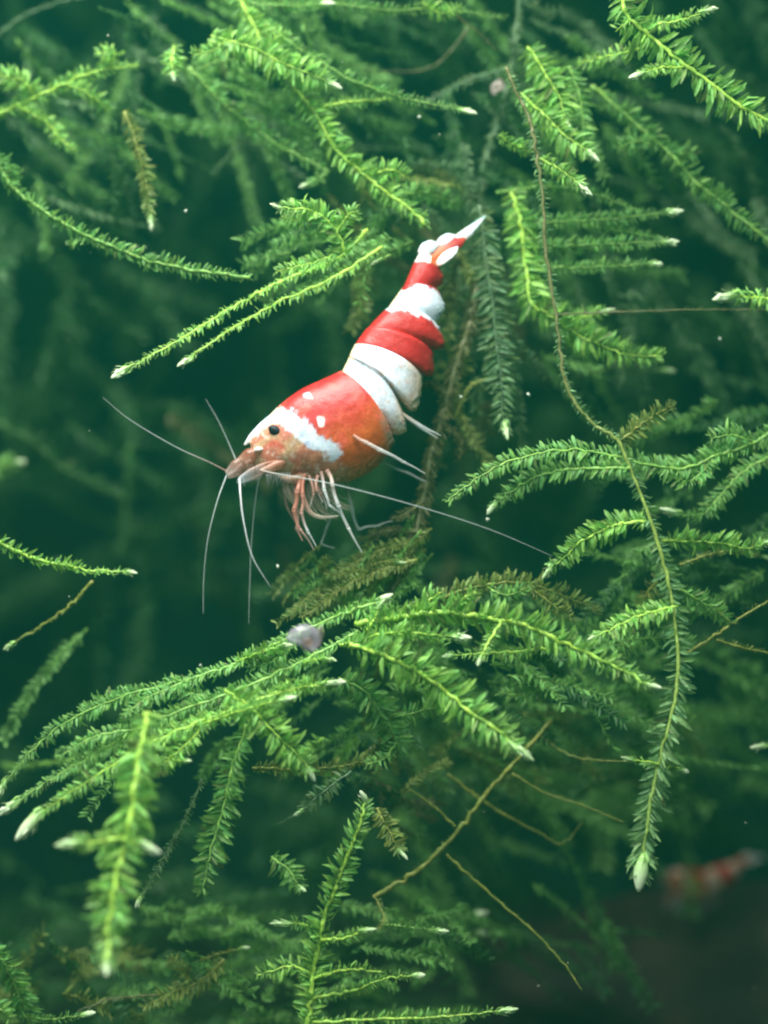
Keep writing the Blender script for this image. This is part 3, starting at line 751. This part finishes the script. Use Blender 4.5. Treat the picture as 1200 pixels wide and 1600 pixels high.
SORG = SP(524, 752)
shr = empty("shrimp", SORG)
tag(shr, "large red and white banded shrimp in the middle, head down to the left", "shrimp", "shrimp in the tank")

mb = MB(); NR = 220; rings = []
for name, n, keys, bow in PLATES:
    kv = spline(keys, 60)
    for i in range(n + 1):
        u = i / n; q = kv[int(round(u * (len(kv) - 1)))]
        rings.append((name, u, q, bow, i in (0, n)))
vs = []; cs = []; fs = []
for name, u, q, bow, edge in rings:
    Dp = np.array(q[:2]); Vp = np.array(q[2:4]); w = q[4] / 100.0
    C = (Dp + Vp) / 2; h = (Dp - Vp) / 2
    perp = np.array([-h[1], h[0]]); perp = perp / (np.linalg.norm(perp) + 1e-9)
    if perp[0] < 0: perp = -perp
    bw_ = bow * (smooth01(0.35, 1.0, u) if name == "carapace" else 1.0)
    for k in range(NR):
        a = 2 * math.pi * k / NR; c = math.cos(a); s = math.sin(a)
        cc = math.copysign(abs(c) ** 0.92, c)
        sc = ring_scale(name, u, c)
        p2 = C + h * cc * sc + perp * bw_ * (1 - c * c)
        belly = 1.0 - 0.10 * smooth01(-0.3, -1.0, c)
        y = w * sc * math.copysign(abs(s) ** 0.86, s) * belly
        rag = smooth01(-0.55, -1.0, c) * (3.0 * nz(p2[0], p2[1], 0.22, 51) + 2.0 * nz(p2[0], p2[1], 0.5, 52))
        p2 = p2 - h / (np.linalg.norm(h) + 1e-9) * rag
        rough = 1 + 0.012 * nz(p2[0], p2[1], 0.09, 8)
        vs.append(SP(p2[0], p2[1], y * rough) - SORG)
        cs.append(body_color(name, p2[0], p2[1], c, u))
for i in range(len(rings) - 1):
    for k in range(NR):
        a = i*NR + k; b = i*NR + (k+1) % NR
        fs.append((a, b, b + NR, a + NR))
fs.append(tuple(range(NR))[::-1]); fs.append(tuple((len(rings)-1)*NR + k for k in range(NR)))
mb.add(vs, fs, cs)
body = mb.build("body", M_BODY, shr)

def limb(name, pts, rad, col, mat=M_LIMB, flat=None, seg=8, parent=shr, n_per=8):
    """pts: (px, py, sideways units)"""
    m = MB(); cv = spline([tuple(SP(*p) - SORG) for p in pts], n_per); n = len(cv)
    rs = [r / 100.0 for r in rad]
    rf = lambda t: float(np.interp(t, np.linspace(0, 1, len(rs)), rs))
    m.tube(cv, rf, seg, col=(col if callable(col) else (lambda t: col)), flat=flat)
    return m.build(name, mat, parent)
grad = lambda *cl: (lambda t: lerp(cl[min(len(cl)-2, int(t*(len(cl)-1)))], cl[min(len(cl)-2, int(t*(len(cl)-1)))+1], t*(len(cl)-1) - min(len(cl)-2, int(t*(len(cl)-1)))))
PINK = (0.55, 0.30, 0.24); CLEAR = (0.62, 0.66, 0.66); RUST = (0.45, 0.14, 0.08); PALE = (0.75, 0.76, 0.74)

# rostrum, eyes
limb("rostrum", [(432,650,0),(410,668,0),(394,684,0),(382,696,0)], (8,7.5,6,1.2), grad(WHT, WHT, (0.80,0.80,0.76)), M_BODY, flat=(Vector((0,1,0)), 0.55))
for sg in (-1, 1):
    em = MB(); c = SP(433, 675, sg * 0.36) - SORG; ev = []; ef = []; ec = []
    for j in range(13):
        th = math.pi * j / 12
        for i in range(18):
            ph = 2*math.pi*i/18
            ev.append(c + Vector((math.sin(th)*math.cos(ph)*0.115, math.sin(th)*math.sin(ph)*0.065, math.cos(th)*0.085 - math.sin(th)*math.cos(ph)*0.035)))
            ec.append((0.006, 0.006, 0.014))
    for j in range(12):
        for i in range(18): ef.append((j*18+i, (j+1)*18+i, (j+1)*18+(i+1) % 18, j*18+(i+1) % 18))
    em.add(ev, ef, ec); eye = em.build("eye", M_EYE, shr)
    limb("eyestalk", [(440,688,sg*0.22),(436,683,sg*0.29),(432,680,sg*0.34)], (7,7,6), BRN, M_BODY)
# antenna bases: jointed stalks and flat scales
for sg in (-1, 1):
    q = 0 if sg < 0 else 7                          # the far side shows a little lower
    limb("antennule_base", [(432,699+q,sg*0.16),(416,702+q,sg*0.17),(401,708+q,sg*0.16)], (9,12,9.5), grad((0.50,0.18,0.10), (0.42,0.13,0.07), (0.56,0.26,0.17)), M_BODY)
    limb("antennule_base", [(404,706+q,sg*0.16),(391,713+q,sg*0.16),(379,722+q,sg*0.15)], (8.5,11.5,8), grad((0.52,0.24,0.16), (0.38,0.12,0.07), (0.54,0.30,0.22)), M_LIMB)
    limb("antennule_base", [(382,719+q,sg*0.15),(370,729+q,sg*0.14),(356,741+q*.5,sg*0.11)], (7,9.5,4), grad((0.48,0.24,0.18), (0.36,0.19,0.15), (0.60,0.48,0.44)), M_LIMB)
    limb("antennal_scale", [(438,722,sg*0.32),(416,731,sg*0.34),(396,741,sg*0.29),(380,750,sg*0.22),(373,755,sg*0.18)], (4,8,9,5.5,1.2), grad((0.50,0.20,0.13), (0.54,0.27,0.20), (0.60,0.46,0.44), (0.78,0.84,0.94), (0.74,0.80,0.9)), M_LIMB, flat=(Vector((0,0.9,0.45)), 0.3))
    limb("antenna_base", [(452,721,sg*0.30),(436,727,sg*0.33),(422,733,sg*0.34),(410,736,sg*0.36)], (6,7.5,6,2.5), grad(BRN, (0.54,0.26,0.17), (0.60,0.40,0.32)), M_LIMB)
    limb("mouthpart", [(484,742,sg*0.24),(466,748,sg*0.25),(450,749,sg*0.24),(436,744,sg*0.22)], (6,7.5,6,2), grad(GRY, (0.46,0.26,0.17), (0.58,0.44,0.36)), M_LIMB)
    m = MB()                                        # fine bristles along the scale and mouth
    for k in range(34):
        t = k / 33; x0 = 378 + 78 * t; y0 = 750 - 14 * math.sin(t * 3.1) * (t < 0.5) - 6 * t
        ln = R.uniform(5, 15); dx = R.uniform(-7, 3)
        m.tube([SP(x0, y0 - 6, sg*0.26) - SORG, SP(x0 + dx*0.4, y0 + ln*0.4, sg*0.25) - SORG, SP(x0 + dx, y0 + ln, sg*0.22) - SORG], [0.008, 0.006, 0.002], 4, col=(0.66, 0.64, 0.64))
    m.build("bristles", M_FEEL, shr)["kind"] = "stuff"
limb("antennule_spot", [(413,703,-0.27),(406,703,-0.29),(400,705,-0.26)], (1.5,4.2,1.5), (0.9,0.88,0.86), M_BODY)
# feelers
FE = (0.52, 0.58, 0.58)
limb("antenna", [(410,735,-0.42),(434,741,-0.55),(520,757,-0.75),(640,788,-0.8),(760,826,-0.7),(860,868,-0.5)], (1.32,1.02,0.97,0.81,0.66,0.35), grad((0.75,0.6,0.55), FE, FE, FE), M_FEEL, seg=5)
limb("antenna", [(406,734,0.40),(398,775,0.45),(391,850,0.5),(389,920,0.5),(388,975,0.5)], (1.12,0.81,0.61,0.51,0.30), FE, M_FEEL, seg=5)
limb("feeler", [(357,737,-0.11),(330,723,-0.2),(280,700,-0.3),(213,660,-0.4),(172,626,-0.5)], (1.32,1.02,0.86,0.66,0.30), grad(PINK, FE, FE), M_FEEL, seg=5)
limb("feeler", [(357,741,-0.11),(344,783,-0.3),(331,840,-0.35),(325,900,-0.3),(325,955,-0.3)], (1.32,0.97,0.76,0.56,0.30), FE, M_FEEL, seg=5)
limb("feeler", [(377,748,-0.22),(380,775,-0.4),(386,815,-0.5),(400,868,-0.55),(428,914,-0.6)], (2.03,1.53,1.17,0.92,0.35), grad((0.85,0.86,0.88), (0.80,0.83,0.86), FE), M_FEEL, seg=6)
limb("feeler", [(370,722,0.13),(356,692,0.3),(338,655,0.4),(318,622,0.5)], (1.02,0.66,0.56,0.30), FE, M_FEEL, seg=5)
# front legs (short, reddish, drawn up), walking legs (long, clear), on both sides
def leg(name, pts, rad, cols):
    """a jointed limb: every segment thickens a little at its joints"""
    m = MB(); p = [SP(*q) - SORG for q in pts]
    for i in range(len(p) - 1):
        r0, r1 = rad[i] * 0.72 / 100, rad[i+1] * 0.72 / 100
        c0, c1 = cols[min(i, len(cols)-1)], cols[min(i+1, len(cols)-1)]
        mid = (p[i] + p[i+1]) / 2 + Vector((R.uniform(-1,1), R.uniform(-1,1), R.uniform(-1,1))) * 0.02
        cv = spline([tuple(p[i]), tuple(mid), tuple(p[i+1])], 5)
        m.tube(cv, lambda t: (r0 + (r1 - r0) * t) * (0.86 + 0.22 * abs(2*t - 1) ** 3), 8, col=lambda t: lerp(c0, c1, t))
    return m.build(name, M_LIMB, shr)
RS2 = (0.52, 0.20, 0.14)
leg("front_leg", [(470,740,-0.26),(466,768,-0.36),(461,797,-0.38),(470,826,-0.36),(492,858,-0.32)], (6.5,5.5,5,4,1.2), (RUST, RS2, RS2, PINK, (0.66,0.52,0.47)))
leg("front_leg", [(462,742,0.05),(457,770,0.0),(466,800,-0.06),(464,826,-0.08),(474,845,-0.1)], (6,5,4.5,3.5,1), (RUST, RS2, PINK, PINK))
leg("front_leg", [(478,742,-0.30),(475,774,-0.42),(473,800,-0.43),(484,832,-0.44),(496,853,-0.42)], (5.5,4.5,4,3,1), (RUST, RS2, PINK, CLEAR))
leg("front_leg", [(452,743,0.26),(440,764,0.30),(447,790,0.26),(463,818,0.2)], (6,5,4,1), (GRY, (0.4,0.28,0.2), PINK))
leg("walking_leg", [(512,736,-0.40),(521,758,-0.52),(530,790,-0.53),(545,824,-0.47),(566,862,-0.40)], (5.5,5,4.6,3.4,1.5), (PINK, (0.62,0.52,0.47), CLEAR, PALE, PALE))
leg("walking_leg", [(503,738,-0.36),(508,766,-0.46),(516,790,-0.46),(540,813,-0.34)], (4.5,4,3.2,1), (PINK, CLEAR, CLEAR))
leg("walking_leg", [(553,682,-0.57),(572,693,-0.61),(594,705,-0.62),(630,723,-0.55),(664,741,-0.45)], (3.5,4.4,4.2,2.8,1), ((0.60,0.30,0.22), (0.66,0.52,0.46), PALE, CLEAR))
leg("walking_leg", [(540,740,0.34),(549,792,0.42),(560,828,0.46),(590,822,0.5),(614,814,0.55)], (5,4.2,3.4,2.4,1), (PINK, CLEAR, CLEAR))
leg("walking_leg", [(528,744,0.36),(519,800,0.44),(508,828,0.46),(500,850,0.5),(522,857,0.5)], (5,4,3.2,2.4,1), (PINK, CLEAR, CLEAR))
leg("walking_leg", [(578,722,0.38),(602,722,0.52),(640,738,0.56),(668,752,0.55)], (4,3.6,2.6,1), (PINK, CLEAR, CLEAR))
# mouth fans: pale curtains of fine hairs hanging below the jaw
for sg in (-1, 1):
    m = MB()
    for k in range(20):
        t = k / 19; x0 = 440 + 66 * t; y0 = 746 + 5 * math.sin(t * 3)
        ln = 40 + 16 * math.sin(t * 3.0) + R.uniform(-8, 8); lean = 10 + 22 * t
        pts = [SP(x0, y0, sg*0.16) - SORG, SP(x0 + lean*0.3, y0 + ln*0.4, sg*(0.19 + R.uniform(-.03,.03))) - SORG, SP(x0 + lean*0.8, y0 + ln*0.8, sg*0.16) - SORG, SP(x0 + lean*1.5, y0 + ln, sg*0.12) - SORG]
        m.tube(spline([tuple(p) for p in pts], 4), lambda t: 0.020 * (1 - 0.75*t), 4, col=lambda t: lerp((0.30, 0.20, 0.14), (0.50, 0.46, 0.36), t), flat=(Vector((0, 1, 0)), 0.3))
    m.build("mouth_fan", M_FAN, shr)["kind"] = "stuff"
limb("jaw_leg", [(462,748,-0.2),(474,775,-0.26),(486,800,-0.26),(504,808,-0.24),(530,806,-0.22)], (4.5,4,3.6,3,1), grad(RUST, PINK, (0.6,0.5,0.4), (0.6,0.54,0.46)), M_LIMB)
for x0, x1, x2, y1, y2, yy in ((484,492,486,772,792,-0.3),(490,502,512,770,796,-0.22),(498,496,506,766,786,-0.38)):
    leg("mouth_leg", [(x0,744,yy),(x1,y1,yy-0.05),(x2,y2,yy)], (4,3,1), (PINK, PINK, CLEAR))
# swimmerets under the abdomen
for i, (x, y, tx, ty) in enumerate(((626,648,690,681),)):
    for sg in (-1, 1):
        limb("swimmeret", [(x-10,y-10,sg*0.2),((x+tx)/2-2,(y+ty)/2,sg*0.22),(tx - 4*(sg>0),ty+3*(sg>0),sg*0.2)], (2.6,2.6,0.5), grad(PCH, CLEAR, CLEAR), M_LIMB, flat=(Vector((0,1,0)), 0.35))
# tail fan
def blade(name, pts, wid, col, thick=0.3, nrm=Vector((0.5, -0.55, 0.65))):
    return limb(name, pts, wid, col, M_BODY, flat=(nrm, thick), seg=14, n_per=10)
WH2 = (0.68, 0.74, 0.80)
blade("telson", [(660,391,-0.02),(667,382,-0.05),(677,377,-0.06),(688,374,-0.05)], (8,11,10,2.5), grad(WH2, WH2, WH2, (0.7,0.7,0.72)), 0.34)
blade("telson", [(684,378,-0.02),(694,369,-0.03),(704,362,-0.02),(714,358,0.0)], (5,9,8.5,2), grad((0.6,0.3,0.25), WH2, WH2, (0.85,0.86,0.9)), 0.35)
blade("tail_blade", [(672,400,-0.02),(688,387,-0.04),(704,378,-0.05),(718,370,-0.04),(729,362,-0.03)], (8,10,10,9.5,3), grad(ORG, (0.52,0.12,0.03), (0.40,0.05,0.03), DRED, (0.45,0.08,0.05)), 0.35)
blade("tail_blade", [(682,408,-0.12),(691,402,-0.17),(700,394,-0.19),(709,386,-0.17),(717,378,-0.14)], (5,9,10.5,8.5,1.5), grad((0.6,0.3,0.2), (0.8,0.72,0.66), WH2, WH2, (0.70,0.78,0.85)), 0.3)
blade("tail_blade", [(708,370,0.03),(723,359,0.02),(737,348,0.04),(750,336,0.06),(764,322,0.08)], (4,7.5,7,4.2,0.6), grad(DRED, (0.85,0.82,0.72), WH2, (0.72,0.88,0.88), (0.5,0.75,0.72)), 0.25)
blade("tail_blade", [(682,384,0.10),(700,373,0.14),(720,365,0.17),(744,350,0.2)], (6,8,7,0.8), grad(RED, DRED, PINK, CLEAR), 0.25)

# the small far shrimp: a copy without the long feelers, on the driftwood
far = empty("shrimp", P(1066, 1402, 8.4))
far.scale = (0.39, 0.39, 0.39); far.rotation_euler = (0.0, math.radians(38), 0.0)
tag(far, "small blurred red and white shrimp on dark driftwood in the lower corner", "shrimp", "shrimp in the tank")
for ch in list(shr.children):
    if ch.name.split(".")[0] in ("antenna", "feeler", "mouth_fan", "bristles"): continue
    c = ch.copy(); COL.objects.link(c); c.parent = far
    if ch.name.startswith("body"):          # shade around it is put into the body colours, darker and browner
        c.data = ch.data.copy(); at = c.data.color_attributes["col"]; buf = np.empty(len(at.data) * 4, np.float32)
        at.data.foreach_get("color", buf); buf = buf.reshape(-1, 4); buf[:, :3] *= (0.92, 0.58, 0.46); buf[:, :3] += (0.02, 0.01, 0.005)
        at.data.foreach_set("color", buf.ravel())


# ------------------------------------------------------------------ snails and drifting specks
def snail(label, px, py, d, size, col_in, col_out, tilt):
    root = empty("snail", P(px, py, d)); root.rotation_euler = tilt
    tag(root, label, "snail", "snails on the moss")
    m = MB(); n = 90; pts = []; rad = []; s = U(size, d)
    for i in range(n):
        t = i / (n - 1); a = t * 2.6 * 2 * math.pi; g = math.exp(0.17 * (a - 2.6*2*math.pi))
        pts.append((math.cos(a) * 0.56 * g * s, -0.42 * (1 - g) * s, math.sin(a) * 0.56 * g * s)); rad.append(0.50 * g * s + 0.004)
    m.tube(pts, rad, 16, col=lambda t: lerp(col_in, col_out, min(1, t * 1.2 + 0.10 * math.sin(t * 60))))
    m.build("shell", M_SNAIL, root)
    f = MB(); f.tube([(0.35*s, 0.35*s, -0.2*s), (0.5*s, 0.3*s, 0.2*s), (0.35*s, 0.3*s, 0.75*s), (0.2*s, 0.25*s, 1.0*s)], [0.14*s, 0.26*s, 0.2*s, 0.06*s], 10, col=(0.28, 0.24, 0.18), flat=(Vector((0,1,0)), 0.6))
    f.build("foot", M_LIMB, root)
snail("translucent grey snail with orange centre nestled in the lower moss spray", 480, 1002, -1.8, 33, (0.70, 0.36, 0.18), (0.38, 0.34, 0.42), (0.15, 0.6, 0.35))
snail("tiny pinkish round snail on the grey main stem near the top", 780, 137, 1.6, 15, (0.55, 0.42, 0.34), (0.60, 0.50, 0.46), (0.3, -0.4, -0.4))
m = MB(); rr = random.Random(11)
SPOTS = [(290,330,0.6,2.8),(826,617,0.2,3.5),(434,885,-0.2,3),(762,812,0.1,3.5),(313,1040,0.5,2.5),(655,183,0.6,3),(1125,530,1.0,3),(720,620,0.4,3)]
for i in range(45): SPOTS.append((rr.uniform(0,1200), rr.uniform(0,1600), rr.uniform(-1.5,5), rr.uniform(0.5,1.4)))
for x, y, d, r in SPOTS:
    c = P(x, y, d); r = U(r, d); v = []; f = []
    for j in range(5):
        th = math.pi * j / 4
        for i in range(6):
            ph = 2*math.pi*i/6; k = rr.uniform(0.35, 1.3)
            v.append(c + Vector((math.sin(th)*math.cos(ph), math.sin(th)*math.sin(ph), math.cos(th))) * r * k)
    for j in range(4):
        for i in range(6): f.append((j*6+i, (j+1)*6+i, (j+1)*6+(i+1) % 6, j*6+(i+1) % 6))
    m.add(v, f, (0.46, 0.52, 0.42))
tag(m.build("floating_specks", M_SPECK), "fine pale specks of debris drifting in the water", "debris", kind='stuff')


# ------------------------------------------------------------------ the water that veils what lies behind
hz = MB()
hx, hy0, hy1, hz0, hz1 = 46, -40, 33.8, -15.5, 20.0
hz.add([(-hx, hy0, hz0), (hx, hy0, hz0), (hx, hy1, hz0), (-hx, hy1, hz0), (-hx, hy0, hz1), (hx, hy0, hz1), (hx, hy1, hz1), (-hx, hy1, hz1)],
       [(0, 3, 2, 1), (4, 5, 6, 7), (0, 1, 5, 4), (1, 2, 6, 5), (2, 3, 7, 6), (3, 0, 4, 7)])
mh, nt, N, L_ = nodes("water_veil")
out = N("ShaderNodeOutputMaterial"); pv = N("ShaderNodeVolumePrincipled")
pv.inputs["Color"].default_value = (0.05, 0.82, 0.56, 1); pv.inputs["Density"].default_value = 0.0014
pv.inputs["Anisotropy"].default_value = 0.2
L_(pv.outputs[0], out.inputs["Volume"])
ho = hz.build("haze", mh, smooth=False)
tag(ho, "green tinted water filling the whole tank", "water", kind='stuff')
